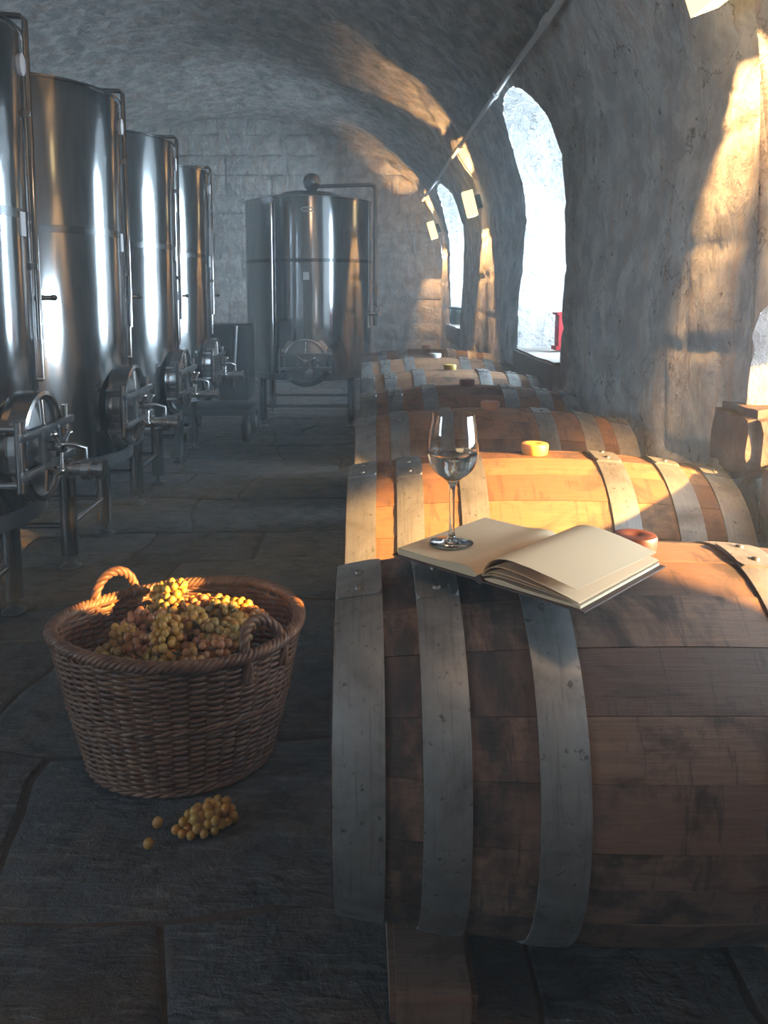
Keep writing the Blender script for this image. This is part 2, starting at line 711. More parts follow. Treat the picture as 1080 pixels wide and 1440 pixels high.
LEFT_FILL_OPENING = (-0.45, 0.30, 0.98, 1.46)


def build_shell():
    total = 2 * SPR + 2 * ARC
    sE = total - S_TOP
    nY, nS = 260, 165
    mb = MB()
    for i in range(nY + 1):
        y = Y0 + (Y1 - Y0) * i / nY
        for j in range(nS + 1):
            s = S_TOP + (sE - S_TOP) * j / nS
            e = min(1.0, j / 4)
            x, z, nx, nz = prof(s)
            d = relief(y, s) if j == 0 else relief(y, s) * (1 - e) + e * (
                noise.fractal((y * 1.2, s * 1.2, 2.3), 1.0, 2.0, 5) * 0.035 + noise.fractal((y * 4, s * 5, 1.3), 0.8, 2.0, 4) * 0.026)
            mb.v.append((x + nx * d, y, z + nz * d))
    for i in range(nY):
        for j in range(nS):
            a = i * (nS + 1) + j
            mb.f.append((a, a + nS + 1, a + nS + 2, a + 1))
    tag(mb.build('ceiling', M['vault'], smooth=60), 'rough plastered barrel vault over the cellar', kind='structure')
    mb = MB()
    # small unseen opening added here, daylight fill for the right wall and near end
    ly0, ly1, lz0, lz1 = LEFT_FILL_OPENING
    ys = sorted([Y0 + (Y1 - Y0) * i / 60 for i in range(61)] + [ly0, ly1])
    ss = sorted([sE + (total - sE) * j / 24 for j in range(25)] + [total - lz0, total - lz1])
    nY, nS = len(ys) - 1, len(ss) - 1
    for y in ys:
        for s in ss:
            x, z, nx, nz = prof(s)
            mb.v.append((x, y, z))
    for i in range(nY):
        for j in range(nS):
            ym, zm = (ys[i] + ys[i + 1]) / 2, total - (ss[j] + ss[j + 1]) / 2
            if ly0 < ym < ly1 and lz0 < zm < lz1:
                continue
            a = i * (nS + 1) + j
            mb.f.append((a, a + nS + 1, a + nS + 2, a + 1))
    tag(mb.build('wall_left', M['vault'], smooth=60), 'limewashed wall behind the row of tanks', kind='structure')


build_shell()
portal((2 * CX - WX - 0.03, (LEFT_FILL_OPENING[0] + LEFT_FILL_OPENING[1]) / 2, (LEFT_FILL_OPENING[2] + LEFT_FILL_OPENING[3]) / 2), (LEFT_FILL_OPENING[3] - LEFT_FILL_OPENING[2], LEFT_FILL_OPENING[1] - LEFT_FILL_OPENING[0]), (1, 0, 0)).rotation_euler = Euler((0, -PI / 2, 0))


def section_z(x):
    q = max(0.0, 1 - ((x - CX) / AX) ** 2)
    return SPR + BZ * math.sqrt(q)


# back wall: mortar bed and separate limewashed stone blocks
def build_back():
    mb = MB()
    N = 48
    top = [(CX - AX + 2 * AX * i / N) for i in range(N + 1)]
    vs, fs = [], []
    for x in top:
        vs += [(x, Y1 - 0.02, -0.02), (x, Y1 - 0.02, section_z(x) + 0.03)]
    for i in range(N):
        a = 2 * i
        fs.append((a, a + 2, a + 3, a + 1))
    mb.add(vs, fs)
    wb = mb.build('wall_back', M['block'])
    tag(wb, 'limewashed block wall closing the vault', kind='structure')
    rnd = random.Random(3)
    z = 0.0
    while z < CROWN:
        h = rnd.uniform(0.20, 0.30)
        x = CX - AX - rnd.uniform(0, 0.4)
        while x < WX:
            w = rnd.uniform(0.36, 0.80)
            xa, xb = max(x + 0.006, CX - AX + 0.01), min(x + w - 0.006, WX - 0.01)
            za, zb = z + 0.006, z + h - 0.006
            if xb - xa > 0.06:
                zl, zr, zm = section_z(xa), section_z(xb), section_z((xa + xb) / 2)
                if za < max(zl, zr, zm) - 0.03:
                    pr = rnd.uniform(0.020, 0.036)
                    b = MB()
                    n, k = 6, 4
                    yb = Y1 - 0.025
                    idx = {}
                    for i in range(n + 1):
                        for j in range(k + 1):
                            u, v = i / n, j / k
                            xx = xa + (xb - xa) * u + 0.010 * noise.noise((xa * 3, za * 5 + v * 2, u))
                            zz = za + (zb - za) * v + 0.010 * noise.noise((za * 3 + u * 3, xa, 4.0))
                            zz = min(zz, section_z(xx) + 0.01)
                            edge = i in (0, n) or j in (0, k)
                            yy = yb - (pr * 0.55 if edge else pr + 0.008 * noise.noise((xx * 6, zz * 6, 1)))
                            idx[i, j] = len(b.v)
                            b.v.append((xx, yy, zz))
                    for i in range(n):
                        for j in range(k):
                            b.f.append((idx[i, j], idx[i + 1, j], idx[i + 1, j + 1], idx[i, j + 1]))
                    link('stone_block', b.mesh('stone_block', M['block'], 70), wb)
            x += w
        z += h


build_back()

# wall behind the camera
mb = MB()
xs = [CX - AX + 2 * AX * i / 40 for i in range(41)]
for a, b_ in zip(xs, xs[1:]):
    mb.add([(a, Y0, 0), (b_, Y0, 0), (b_, Y0, section_z(b_) + 0.03), (a, Y0, section_z(a) + 0.03)], [(0, 1, 2, 3)])
tag(mb.build('wall_front', M['vault']), 'limewashed end wall of the cellar', kind='structure')


# window niches, frames and panes
def build_window(i, w, splay_near, splay_far, depth, lift, drop, npan):
    y0, y1, s0, s1, s2 = w
    root = bpy.data.objects.new('window_%d' % i, None)
    COL.objects.link(root)
    root['kind'] = 'structure'
    inner = []
    nz, na = 40, 36
    for k in range(nz):
        inner.append((y0, s0 + (win_top(w, y0) - s0) * k / nz))
    for k in range(na + 1):
        y = y0 + (y1 - y0) * (0.5 - 0.5 * math.cos(PI * k / na))
        inner.append((y, win_top(w, y)))
    for k in range(1, nz + 1):
        inner.append((y1, win_top(w, y1) + (s0 - win_top(w, y1)) * k / nz))
    oy0, oy1 = y0 + splay_near, y1 - splay_far
    zs, zt = s0 + lift, prof(s2)[1] - drop
    X2 = WX + depth
    ND = 16
    b = MB()
    cols = []
    for (y, s) in inner:
        p = Vector(wall_pt(y, s))
        u = (y - y0) / (y1 - y0)
        zi = prof(s)[1]
        v = (zi - s0) / (prof(s2)[1] - s0)
        q = Vector((X2, oy0 + (oy1 - oy0) * u, zs + (zt - zs) * v))
        cols.append((p, q))
    # the sill edge too
    for k in range(1, 24):
        y = y1 + (y0 - y1) * k / 24
        u = (y - y0) / (y1 - y0)
        cols.append((Vector(wall_pt(y, s0)), Vector((X2, oy0 + (oy1 - oy0) * u, zs))))
    n = len(cols)
    for (p, q) in cols:
        for d in range(ND + 1):
            t = d / ND
            c = p.lerp(q, t)
            k = math.sin(PI * min(1, t * 1.0)) if 0 < d < ND else 0
            off = noise.fractal((c.x * 3, c.y * 3, c.z * 3), 1.0, 2.0, 4) * 0.020 + noise.fractal((c.x * 11, c.y * 11, c.z * 11), 0.9, 2.0, 3) * 0.008
            kk = min(1, 4 * t) if d < ND else 0
            b.v.append((c.x, c.y + off * kk, c.z + off * kk * 0.6))
    for a in range(n):
        a2 = (a + 1) % n
        for d in range(ND):
            b.f.append((a * (ND + 1) + d, a2 * (ND + 1) + d, a2 * (ND + 1) + d + 1, a * (ND + 1) + d + 1))
    b.build('niche_reveal', M['reveal'], root, smooth=60)
    # frame: one upright post each side, head, foot, glazing bars
    fw = 0.045
    xf = X2 - 0.02
    H = zt - zs

    def bar(nm, c, s):
        MB().box(c, s, bev=0.004).build(nm, M['frame'], root, smooth=40)
    bar('frame_post', (xf, oy0 + fw / 2, zs + H / 2), (0.05, fw, H))
    bar('frame_post', (xf, oy1 - fw / 2, zs + H / 2), (0.05, fw, H))
    bar('frame_rail', (xf, (oy0 + oy1) / 2, zs + fw / 2), (0.05, oy1 - oy0 - 2 * fw, fw))
    bar('frame_rail', (xf, (oy0 + oy1) / 2, zt - fw / 2), (0.05, oy1 - oy0 - 2 * fw, fw))
    for k in range(1, npan):
        bar('glazing_bar', (xf, (oy0 + oy1) / 2, zs + H * k / npan), (0.03, oy1 - oy0 - 2 * fw, 0.022))
    for k in range(npan):
        za, zb = zs + H * k / npan + 0.012, zs + H * (k + 1) / npan - 0.012
        MB().box((xf + 0.005, (oy0 + oy1) / 2, (za + zb) / 2), (0.004, oy1 - oy0 - 2 * fw, zb - za)).build('pane', M['pane'], root)
    portal((X2 + 0.06, (oy0 + oy1) / 2, (zs + zt) / 2), (H, oy1 - oy0), (-1, 0, 0)).rotation_euler = Euler((0, PI / 2, 0))
    return root


win1 = build_window(1, WINS[0], -0.26, 0.25, 0.62, 0.0, 0.0, 1)
win2 = build_window(2, WINS[1], 0.0, 0.08, 0.75, 0.03, 0.20, 4)
win3 = build_window(3, WINS[2], 0.0, 0.08, 0.75, 0.03, 0.20, 4)


def rough_block(c, s, seed, bev=0.02, cuts=5, amp=0.010):
    bm = bmesh.new()
    bmesh.ops.create_cube(bm, size=1, matrix=Matrix.Translation(c) @ Matrix.Diagonal((*s, 1)))
    bmesh.ops.bevel(bm, geom=list(bm.edges), offset=bev, segments=2, affect='EDGES')
    bmesh.ops.subdivide_edges(bm, edges=[e for e in bm.edges if e.calc_length() > 0.06], cuts=cuts, use_grid_fill=True)
    for v in bm.verts:
        d = noise.fractal((v.co.x * 9 + seed, v.co.y * 9, v.co.z * 9), 1.0, 2.0, 4) * amp
        v.co += Vector((d, d * 0.8, d * 0.7))
    return bm


MB().bm(rough_block((1.14, 1.38, 0.600), (0.36, 1.10, 0.15), 3.0)).build('sill_stone', M['sill'], win1, smooth=45)
MB().bm(rough_block((1.13, 2.07, 0.698), (0.36, 0.24, 0.175), 6.0, 0.022, 6, 0.022)).build('corner_stone', M['sill'], win1, smooth=45)
MB().bm(rough_block((1.12, 4.62, 0.635), (0.30, 1.08, 0.18), 8.0, 0.012)).build('sill_stone', M['mortar'], win2, smooth=45)
MB().bm(rough_block((1.12, 8.60, 0.635), (0.30, 1.16, 0.18), 5.0, 0.012)).build('sill_stone', M['mortar'], win3, smooth=45)


# floor of separate flagstones in an earth bed
def build_floor():
    mb = MB()
    mb.add([(-3.95, Y0 - 0.3, -0.005), (WX + 0.1, Y0 - 0.3, -0.005), (WX + 0.1, Y1 + 0.1, -0.005), (-3.95, Y1 + 0.1, -0.005)], [(0, 1, 2, 3)])
    fl = mb.build('floor', M['dirt'])
    tag(fl, 'worn slate flagstone floor of the cellar', kind='structure')
    rnd = random.Random(11)

    def warp(x, y):
        return (x + 0.14 * noise.noise((x * 1.3, y * 1.3, 2.0)), y + 0.16 * noise.noise((x * 1.1, y * 1.1, 7.0)) + 0.06 * x)
    y = -1.2
    while y < Y1:
        h = rnd.uniform(0.30, 0.62)
        x = -3.9 - rnd.uniform(0, 0.6)
        while x < WX:
            w = rnd.uniform(0.42, 1.0)
            g = 0.006
            xa, xb, ya, yb = x + g, x + w - g, y + g, y + h - g
            out = []
            k = 5
            for i in range(k):
                out.append((xa + (xb - xa) * i / k, ya))
            for i in range(k):
                out.append((xb, ya + (yb - ya) * i / k))
            for i in range(k):
                out.append((xb - (xb - xa) * i / k, yb))
            for i in range(k):
                out.append((xa, yb - (yb - ya) * i / k))
            pts = []
            for (px, py) in out:
                px, py = warp(px, py)
                px += 0.030 * noise.noise((px * 9, py * 9, 3.3))
                py += 0.030 * noise.noise((px * 9, py * 9, 9.3))
                pts.append((min(px, WX + 0.02), py))
            cx = sum(p[0] for p in pts) / len(pts)
            cy = sum(p[1] for p in pts) / len(pts)
            if cy > -1.3 and cy < Y1 and max(p[0] for p in pts) - min(p[0] for p in pts) > 0.05:
                top = rnd.uniform(-0.003, 0.004)
                b = MB()
                n = len(pts)
                rings = [(1.0, -0.014), (1.0, top - 0.005), (0.965, top), (0.5, top + rnd.uniform(-0.002, 0.001))]
                for sc_, z in rings:
                    for (px, py) in pts:
                        b.v.append((cx + (px - cx) * sc_, cy + (py - cy) * sc_, z))
                b.v.append((cx, cy, top))
                for r in range(len(rings) - 1):
                    for i in range(n):
                        j = (i + 1) % n
                        b.f.append((r * n + i, r * n + j, (r + 1) * n + j, (r + 1) * n + i))
                L = (len(rings) - 1) * n
                for i in range(n):
                    b.f.append((L + i, L + (i + 1) % n, len(b.v) - 1))
                link('flagstone', b.mesh('flagstone', M['flag'], 35), fl)
            x += w
        y += h


build_floor()


# haze hanging in the cellar air
def build_haze():
    m = bpy.data.materials.new('cellar_haze')
    m.use_nodes = True
    nt = m.node_tree
    nt.nodes.clear()
    out = nt.nodes.new('ShaderNodeOutputMaterial')
    v = nt.nodes.new('ShaderNodeVolumeScatter')
    v.inputs['Color'].default_value = (0.78, 0.92, 1.0, 1)
    v.inputs['Density'].default_value = 0.026
    v.inputs['Anisotropy'].default_value = 0.25
    nt.links.new(v.outputs[0], out.inputs['Volume'])
    o = MB().box((-1.42, 4.45, 1.56), (4.86, 11.4, 3.10)).build('haze', m)
    tag(o, 'thin blue-grey haze filling the cellar air', 'haze', kind='stuff')


build_haze()


# ------------------------------------------------------------------ oak barrels
BL, RH, RB, ZC = 0.96, 0.258, 0.304, 0.358


def brad(x):
    u = 2 * x / BL
    return RH + (RB - RH) * (1 - abs(u) ** 2.0)


def make_barrel():
    root = thing('oak_barrel', 'x', 'barrel')
    rnd = random.Random(5)
    NST = 25
    ws = [rnd.uniform(0.75, 1.3) for _ in range(NST)]
    ws[0] = 1.35
    tot = sum(ws)
    a = PI / 2 - ws[0] / tot * PI
    for w in ws:
        a1 = a + w / tot * 2 * PI
        b = MB()
        e = 0.010 / (a1 - a) * 0.28
        fr = [0, e * 0.6, 0.5, 1 - e * 0.6, 1]
        nx = 16
        prud = rnd.uniform(-0.0006, 0.0008)
        for i in range(nx + 1):
            x = -BL / 2 + BL * i / nx
            R = brad(x)
            for k, f in enumerate(fr):
                t = a + (a1 - a) * f
                rr = R - (0.0022 if k in (0, 4) else -prud)
                b.v.append((x, math.cos(t) * rr, math.sin(t) * rr))
            for f in (1, 0):
                t = a + (a1 - a) * f
                b.v.append((x, math.cos(t) * (R - 0.026), math.sin(t) * (R - 0.026)))
        m = 7
        for i in range(nx):
            for k in range(m):
                k2 = (k + 1) % m
                b.f.append((i * m + k, i * m + k2, (i + 1) * m + k2, (i + 1) * m + k))
        b.f.append(tuple(range(m)))
        b.f.append(tuple(nx * m + k for k in range(m)))
        st = b.build('stave', M['oak'], root, smooth=30)
        a = a1
    for s in (-1, 1):
        hd = MB()
        X = Matrix.Translation((s * (BL / 2 - 0.035), 0, 0)) @ rot_to((s, 0, 0))
        prf = [(0, -0.018), (RH - 0.022, -0.018), (RH - 0.022, 0), (0, 0)]
        hd.lathe(prf, 40, X)
        hd.build('barrel_head', M['oak_stained'], root, smooth=30)
    for (f0, f1, ang) in ((0.002, 0.076, 1.72), (0.128, 0.194, 1.80), (0.285, 0.352, 1.35), (0.648, 0.715, 1.62), (0.806, 0.872, 1.55), (0.924, 0.998, 1.66)):
        b = MB()
        n, nw = 72, 4
        o1, o0 = 0.0042, 0.0012
        for k in range(n):
            t = 2 * PI * k / n
            for j in range(nw + 1):
                x = -BL / 2 + BL * (f0 + (f1 - f0) * j / nw)
                rr = brad(x) + o1 - (0.0012 if j in (0, nw) else 0)
                b.v.append((x, math.cos(t) * rr, math.sin(t) * rr))
            for j in (nw, 0):
                x = -BL / 2 + BL * (f0 + (f1 - f0) * j / nw)
                rr = brad(x) - 0.001
                b.v.append((x, math.cos(t) * rr, math.sin(t) * rr))
        m = nw + 3
        for k in range(n):
            k2 = (k + 1) % n
            for j in range(m):
                j2 = (j + 1) % m
                b.f.append((k * m + j, k * m + j2, k2 * m + j2, k2 * m + j))
        # the lapped end of the band
        nl = 8
        o = len(b.v)
        for q in range(nl + 1):
            t = ang - 0.16 + 0.32 * q / nl
            for j in range(nw + 1):
                ins = 0.10 if q in (0, nl) and j in (0, nw) else 0.0
                fj = min(max(j / nw, ins), 1 - ins)
                x = -BL / 2 + BL * (f0 + (f1 - f0) * fj)
                b.v.append((x, math.cos(t) * (brad(x) + 0.0064), math.sin(t) * (brad(x) + 0.0064)))
            for j in (nw, 0):
                x = -BL / 2 + BL * (f0 + (f1 - f0) * j / nw)
                b.v.append((x, math.cos(t) * (brad(x) + 0.002), math.sin(t) * (brad(x) + 0.002)))
        for q in range(nl):
            for j in range(m):
                j2 = (j + 1) % m
                b.f.append((o + q * m + j, o + q * m + j2, o + (q + 1) * m + j2, o + (q + 1) * m + j))
        b.f.append(tuple(o + j for j in range(m)))
        b.f.append(tuple(o + nl * m + j for j in range(m)))
        hp = b.build('hoop', M['hoop'], root, smooth=35)
        for dt in (-0.09, 0.09):
            x = -BL / 2 + BL * (f0 + f1) / 2
            t = ang + dt
            nrm = Vector((0, math.cos(t), math.sin(t)))
            r = MB()
            r.lathe([(0.0066, -0.001), (0.0062, 0.0022), (0.004, 0.0040), (0, 0.0046)], 10,
                    Matrix.Translation(Vector((x, 0, 0)) + nrm * (brad(x) + 0.006)) @ rot_to(nrm))
            r.build('rivet', M['rivet'], hp, smooth=60)
    return root


def bung_mesh(mat, squat=1.0):
    b = MB()
    b.lathe([(0, -0.02), (0.026, -0.02), (0.033, 0.004), (0.035, 0.022 * squat), (0.033, 0.0265 * squat), (0.028, 0.028 * squat), (0.012, 0.0275 * squat), (0.009, 0.0255 * squat), (0, 0.0255 * squat)], 28)
    return b.mesh('bung', mat, 45)


def bung_mat(name, col, sss=0.0):
    m = simple(name, col, 0.45, var=0.15, bscale=40)
    if sss:
        bs = next(n for n in m.node_tree.nodes if n.type == 'BSDF_PRINCIPLED')
        bs.inputs['Subsurface Weight'].default_value = sss
        bs.inputs['Subsurface Radius'].default_value = (1, 0.5, 0.2)
        bs.inputs['Subsurface Scale'].default_value = 0.01
    return m


barrel_list = [
    # Y, X of left head, rot z (deg), roll, bung colour, squat, label
    (1.271, -0.038, 0.0, 0.0, (0.11, 0.035, 0.022), 1.0, 'dark stained oak barrel carrying the open notebook and the wine glass'),
    (2.073, -0.0275, -1.6, 0.0, (0.85, 0.40, 0.08), 1.15, 'sunlit oak barrel with an orange silicone bung behind the notebook barrel'),
    (2.893, -0.012, -1.0, 0.0, (0.50, 0.22, 0.09), 1.1, 'oak barrel with a tan bung behind the sunlit barrel'),
    (3.651, 0.005, -0.5, 0.0, (0.22, 0.06, 0.03), 1.0, 'brown oak barrel with a reddish brown bung, fourth in the row'),
    (4.400, 0.010, 0.5, 0.0, (0.55, 0.40, 0.08), 1.1, 'pale-lit oak barrel with a yellow bung, fifth in the row'),
    (5.230, 0.012, 0.0, 0.0, (0.75, 0.76, 0.76), 1.1, 'oak barrel with a white bung, lit white by the far window'),
    (6.020, 0.014, 0.0, 0.0, (0.50, 0.20, 0.08), 1.1, 'dim brown oak barrel with an orange bung at the end of the row'),
]
barrel0 = make_barrel()
barrels = [barrel0] + [copy_tree(barrel0) for _ in barrel_list[1:]]
for o, (y, x0, rz, roll, bc, sq, lab) in zip(barrels, barrel_list):
    o.location = (x0 + BL / 2, y, ZC)
    o.rotation_euler = (math.radians(roll), 0, math.radians(rz))
    o['label'] = lab
    o['group'] = 'oak barrels in a row along the wall'
    bm_ = bung_mesh(bung_mat('bung_silicone', bc, 0.3 if bc[0] > 0.4 else 0))
    link('bung', bm_, o, (0, 0, RB - 0.002))
# the notebook barrel is the most stained one
for ch in barrels[0].children:
    if ch.name.startswith('stave'):
        ch.data = ch.data.copy()
        ch.data.materials[0] = M['oak_stained']

# timber rails the barrels lie on
for (xa, xb, lab) in ((0.045, 0.173, 'squared timber rail under the left hoops of the barrels'), (0.66, 0.79, 'squared timber rail under the right hoops of the barrels')):
    top = ZC - max(brad(xa - (BL / 2 - 0.03)), brad(xb - (BL / 2 - 0.03))) - 0.006
    bm = bmesh.new()
    ya, yb = 1.06, 6.35
    bmesh.ops.create_cube(bm, size=1, matrix=Matrix.Translation(((xa + xb) / 2, (ya + yb) / 2, top / 2)) @ Matrix.Diagonal((xb - xa, yb - ya, top, 1)))
    bmesh.ops.bevel(bm, geom=list(bm.edges), offset=0.010, segments=2, affect='EDGES')
    o = MB().bm(bm).build('timber_rail', M['beam'], smooth=40)
    tag(o, lab, 'rail', 'timber rails under the barrels')


# ------------------------------------------------------------------ stainless steel tanks
def curved_plate(r, z0, z1, a0, a1, n=10):
    b = MB()
    for k in range(n + 1):
        a = a0 + (a1 - a0) * k / n
        for rr in (r, r + 0.004):
            for z in (z0, z1):
                b.v.append((rr * math.cos(a), rr * math.sin(a), z))
    for k in range(n):
        o, p = 4 * k, 4 * k + 4
        for q in ((0, 1), (1, 3), (3, 2), (2, 0)):
            b.f.append((o + q[0], o + q[1], p + q[1], p + q[0]))
    b.f += [(0, 1, 3, 2), (4 * n, 4 * n + 1, 4 * n + 3, 4 * n + 2)]
    return b


def make_manway(root, r, z, rm, with_valve=True):
    """hatch on the +X side"""
    A = T(r - 0.015, 0, z) @ rot_to((1, 0, 0))
    b = MB()
    b.lathe([(rm, -0.03), (rm, 0.058), (rm - 0.012, 0.061), (rm - 0.016, 0.055), (rm - 0.016, -0.03)], 48, A)
    mw = b.build('manway', M['chrome'], root, smooth=40)
    b = MB()
    b.lathe([(rm + 0.012, -0.005), (rm + 0.03, -0.006), (rm + 0.03, 0.0), (rm, 0.006), (rm, -0.005)], 48, A, closed=True)
    b.build('weld_flange', M['steel'], mw, smooth=40)
    b = MB()
    b.lathe([(rm - 0.018, 0.022), (rm - 0.018, 0.036), (rm - 0.035, 0.040), (rm * 0.5, 0.050), (0, 0.054)], 48, A)
    b.build('hatch_door', M['steel_dark'], mw, smooth=40)
    b = MB()
    xo = r + 0.055
    for zz in (z + 0.055, z - 0.055):
        b.box((xo, 0, zz), (0.016, 2 * rm + 0.07, 0.022), bev=0.003)
    for yy in (-0.065, 0.065):
        b.box((xo + 0.002, yy, z), (0.014, 0.02, 0.11), bev=0.003)
    b.build('hatch_yoke', M['steel_dark'], mw, smooth=40)
    for yy in (-(rm + 0.018), rm + 0.018):
        b = MB()
        cyl(b, (r + 0.040, yy, z - 0.10), (r + 0.040, yy, z + 0.10), 0.013, 12)
        cyl(b, (r - 0.02, yy, z - 0.08), (r + 0.040, yy, z - 0.08), 0.010, 10)
        cyl(b, (r - 0.02, yy, z + 0.08), (r + 0.040, yy, z + 0.08), 0.010, 10)
        b.build('hinge_post', M['chrome'], mw, smooth=50)
    b = MB()
    b.lathe([(0, -0.02), (0.016, -0.02), (0.016, 0.03), (0.022, 0.032), (0.022, 0.042), (0, 0.044)], 16, T(xo, 0, z) @ rot_to((1, 0, 0)))
    for k in range(3):
        a = 2 * PI * k / 3 + 0.4
        p = Vector((xo + 0.037, 0, z))
        q = p + Vector((0, math.cos(a), math.sin(a))) * 0.075
        cyl(b, p, q, 0.006, 8)
        b.lathe([(0, -0.010), (0.008, -0.007), (0.011, 0), (0.008, 0.007), (0, 0.010)], 12, Matrix.Translation(q))
    b.build('clamp_knob', M['chrome'], mw, smooth=50)
    cr = rm - 0.016
    for sgn in (1, -1):
        b = MB()
        cyl(b, (r + 0.040, 0, z + sgn * 0.05), (r + 0.036, 0, z + sgn * (cr - 0.01)), 0.009, 8)
        b.build('door_rib', M['chrome'], mw, smooth=50)
    if with_valve:
        zv = z - rm * 0.30
        yv = 0.04
        b = MB()
        X = T(r + 0.04, yv, zv - 0.03) @ rot_to((1, 0, 0))
        b.lathe([(0, 0), (0.020, 0), (0.020, 0.05), (0.031, 0.052), (0.031, 0.064), (0.020, 0.066), (0.020, 0.098), (0.034, 0.10), (0.034, 0.125), (0.022, 0.127), (0.022, 0.150), (0.032, 0.152), (0.032, 0.166), (0, 0.168)], 20, X)
        v = b.build('outlet_valve', M['chrome'], root, smooth=40)
        b = MB()
        b.tube([(r + 0.15, yv, zv), (r + 0.15, yv, zv + 0.035), (r + 0.12, yv - 0.02, zv + 0.05), (r + 0.05, yv - 0.04, zv + 0.055)], 0.006, 8)
        b.build('valve_lever', M['steel_dark'], v, smooth=50)
    return mw


def make_tank(name, label, r, z0, z1, cone, leg_r, leg_angs, rm, zm, seam, small=True):
    root = thing(name, label, 'tank')
    b = MB()
    b.lathe([(r - 0.006, z0), (r, z0 + 0.004), (r, z1 - 0.01), (r + 0.008, z1 - 0.008), (r + 0.008, z1), (r - 0.004, z1)], 96)
    b.build('shell', M['steel'], root, smooth=40)
    b = MB()
    b.lathe([(r - 0.004, z1), (r * 0.45, z1 + cone * 0.8), (r * 0.42, z1 + cone), (0, z1 + cone + 0.01)], 64)
    b.build('lid', M['steel_dark'], root, smooth=40)
    b = MB()
    b.lathe([(0, z0 - 0.03), (r * 0.6, z0 - 0.02), (r - 0.02, z0 + 0.0), (r + 0.006, z0 + 0.004), (r + 0.006, z0 + 0.05), (r, z0 + 0.053)], 64)
    b.build('skirt', M['steel_dark'], root, smooth=40)
    b = MB()
    b.lathe([(r - 0.001, seam - 0.014), (r + 0.0008, seam - 0.013), (r + 0.0008, seam + 0.013), (r - 0.001, seam + 0.014)], 96)
    b.build('weld_band', M['seam'], root, smooth=40)
    legs = []
    for a in leg_angs:
        p = (leg_r * math.cos(a), leg_r * math.sin(a))
        b = MB()
        b.tube([(p[0], p[1], z0 + 0.01), (p[0], p[1], 0.055)], 0.033, 20)
        lg = b.build('leg', M['steel'], root, smooth=50)
        b = MB()
        b.lathe([(0, 0), (0.042, 0), (0.042, 0.006), (0.030, 0.014), (0.012, 0.018), (0.012, 0.06), (0, 0.06)], 20, T(p[0], p[1], 0.004))
        b.build('levelling_foot', M['steel_dark'], lg, smooth=50)
        legs.append(p)
    n = len(legs)
    for k in range(n):
        p, q = legs[k], legs[(k + 1) % n]
        b = MB()
        b.tube([(p[0], p[1], 0.17), (q[0], q[1], 0.17)], 0.012, 10)
        b.build('leg_brace', M['steel'], root, smooth=50)
    make_manway(root, r, zm, rm)
    return root


def tank_extras(root, r, z1):
    # cleaning pipe: from the lid out over the rim and down the aisle side
    a = math.radians(14)
    c, s = math.cos(a), math.sin(a)
    ro = r + 0.015
    zt = z1 + 0.045
    b = MB()
    b.tube([(0.05 * c, 0.05 * s, zt), ((ro - 0.012) * c, (ro - 0.012) * s, zt), (ro * c, ro * s, zt - 0.012), (ro * c, ro * s, 0.93)], 0.009, 10)
    b.tube([(0.06 * c, 0.06 * s, zt), (0.06 * c, 0.06 * s, z1 + 0.01)], 0.009, 10)
    cp = b.build('cleaning_pipe', M['steel'], root, smooth=50)
    for z in (1.60, 1.15):
        b = MB()
        b.box(((r + 0.008) * c, (r + 0.008) * s, z), (0.026, 0.018, 0.02), bev=0.003)
        b.build('pipe_clip', M['steel_dark'], cp, smooth=40)
    a2 = math.radians(22)
    c2, s2 = math.cos(a2), math.sin(a2)
    b = MB()
    b.tube([((r + 0.014) * c2, (r + 0.014) * s2, 1.50), ((r + 0.014) * c2, (r + 0.014) * s2, 0.80)], 0.006, 10)
    b.tube([(r * c2, r * s2, 0.80), ((r + 0.014) * c2, (r + 0.014) * s2, 0.80)], 0.009, 8)
    lt = b.build('level_tube', M['chrome'], root, smooth=50)
    b = MB()
    p = Vector(((r + 0.014) * c2, (r + 0.014) * s2, 1.055))
    d = Vector((c2, s2, 0))
    b.tube([p - d * 0.015, p + d * 0.036], 0.008, 10)
    b.lathe([(0, -0.011), (0.009, -0.008), (0.013, 0), (0.009, 0.008), (0, 0.011)], 14, Matrix.Translation(p + d * 0.042))
    b.lathe([(0.007, -0.025), (0.010, -0.025), (0.010, 0.025), (0.007, 0.025)], 12, Matrix.Translation(p), closed=True)
    b.build('sample_tap', M['chrome'], lt, smooth=50)
    am = math.radians(4)
    curved_plate(r, 1.235, 1.305, am - 0.07, am + 0.02).build('name_plate', M['tag'], root, smooth=30)
    # round gauge near the rim
    b = MB()
    ga = math.radians(9)
    b.lathe([(0, -0.01), (0.030, -0.01), (0.032, 0.010), (0.027, 0.013), (0, 0.014)], 24, T(r * math.cos(ga), r * math.sin(ga), z1 - 0.10) @ rot_to((math.cos(ga), math.sin(ga), 0)))
    b.build('gauge', M['tag'], root, smooth=40)


tank0 = make_tank('wine_tank', 'x', 0.43, 0.39, 1.83, 0.05, 0.335, [math.radians(d) for d in (-41, 41, 139, 221)], 0.165, 0.615, 1.30)
tank_extras(tank0, 0.43, 1.83)
TK = [(-1.415, 2.42, 'upright steel wine tank beside the wicker basket, first of the row'),
      (-1.385, 3.32, 'upright steel wine tank between the first and third tanks of the row'),
      (-1.385, 4.295, 'upright steel wine tank, third from the basket in the row'),
      (-1.395, 5.33, 'upright steel wine tank at the end of the row beside the black cart')]
tanks = [tank0] + [copy_tree(tank0) for _ in TK[1:]]
for o, (x, y, lab) in zip(tanks, TK):
    o.location = (x, y, 0)
    o['label'] = lab
    o['group'] = 'slim steel tanks along the aisle'

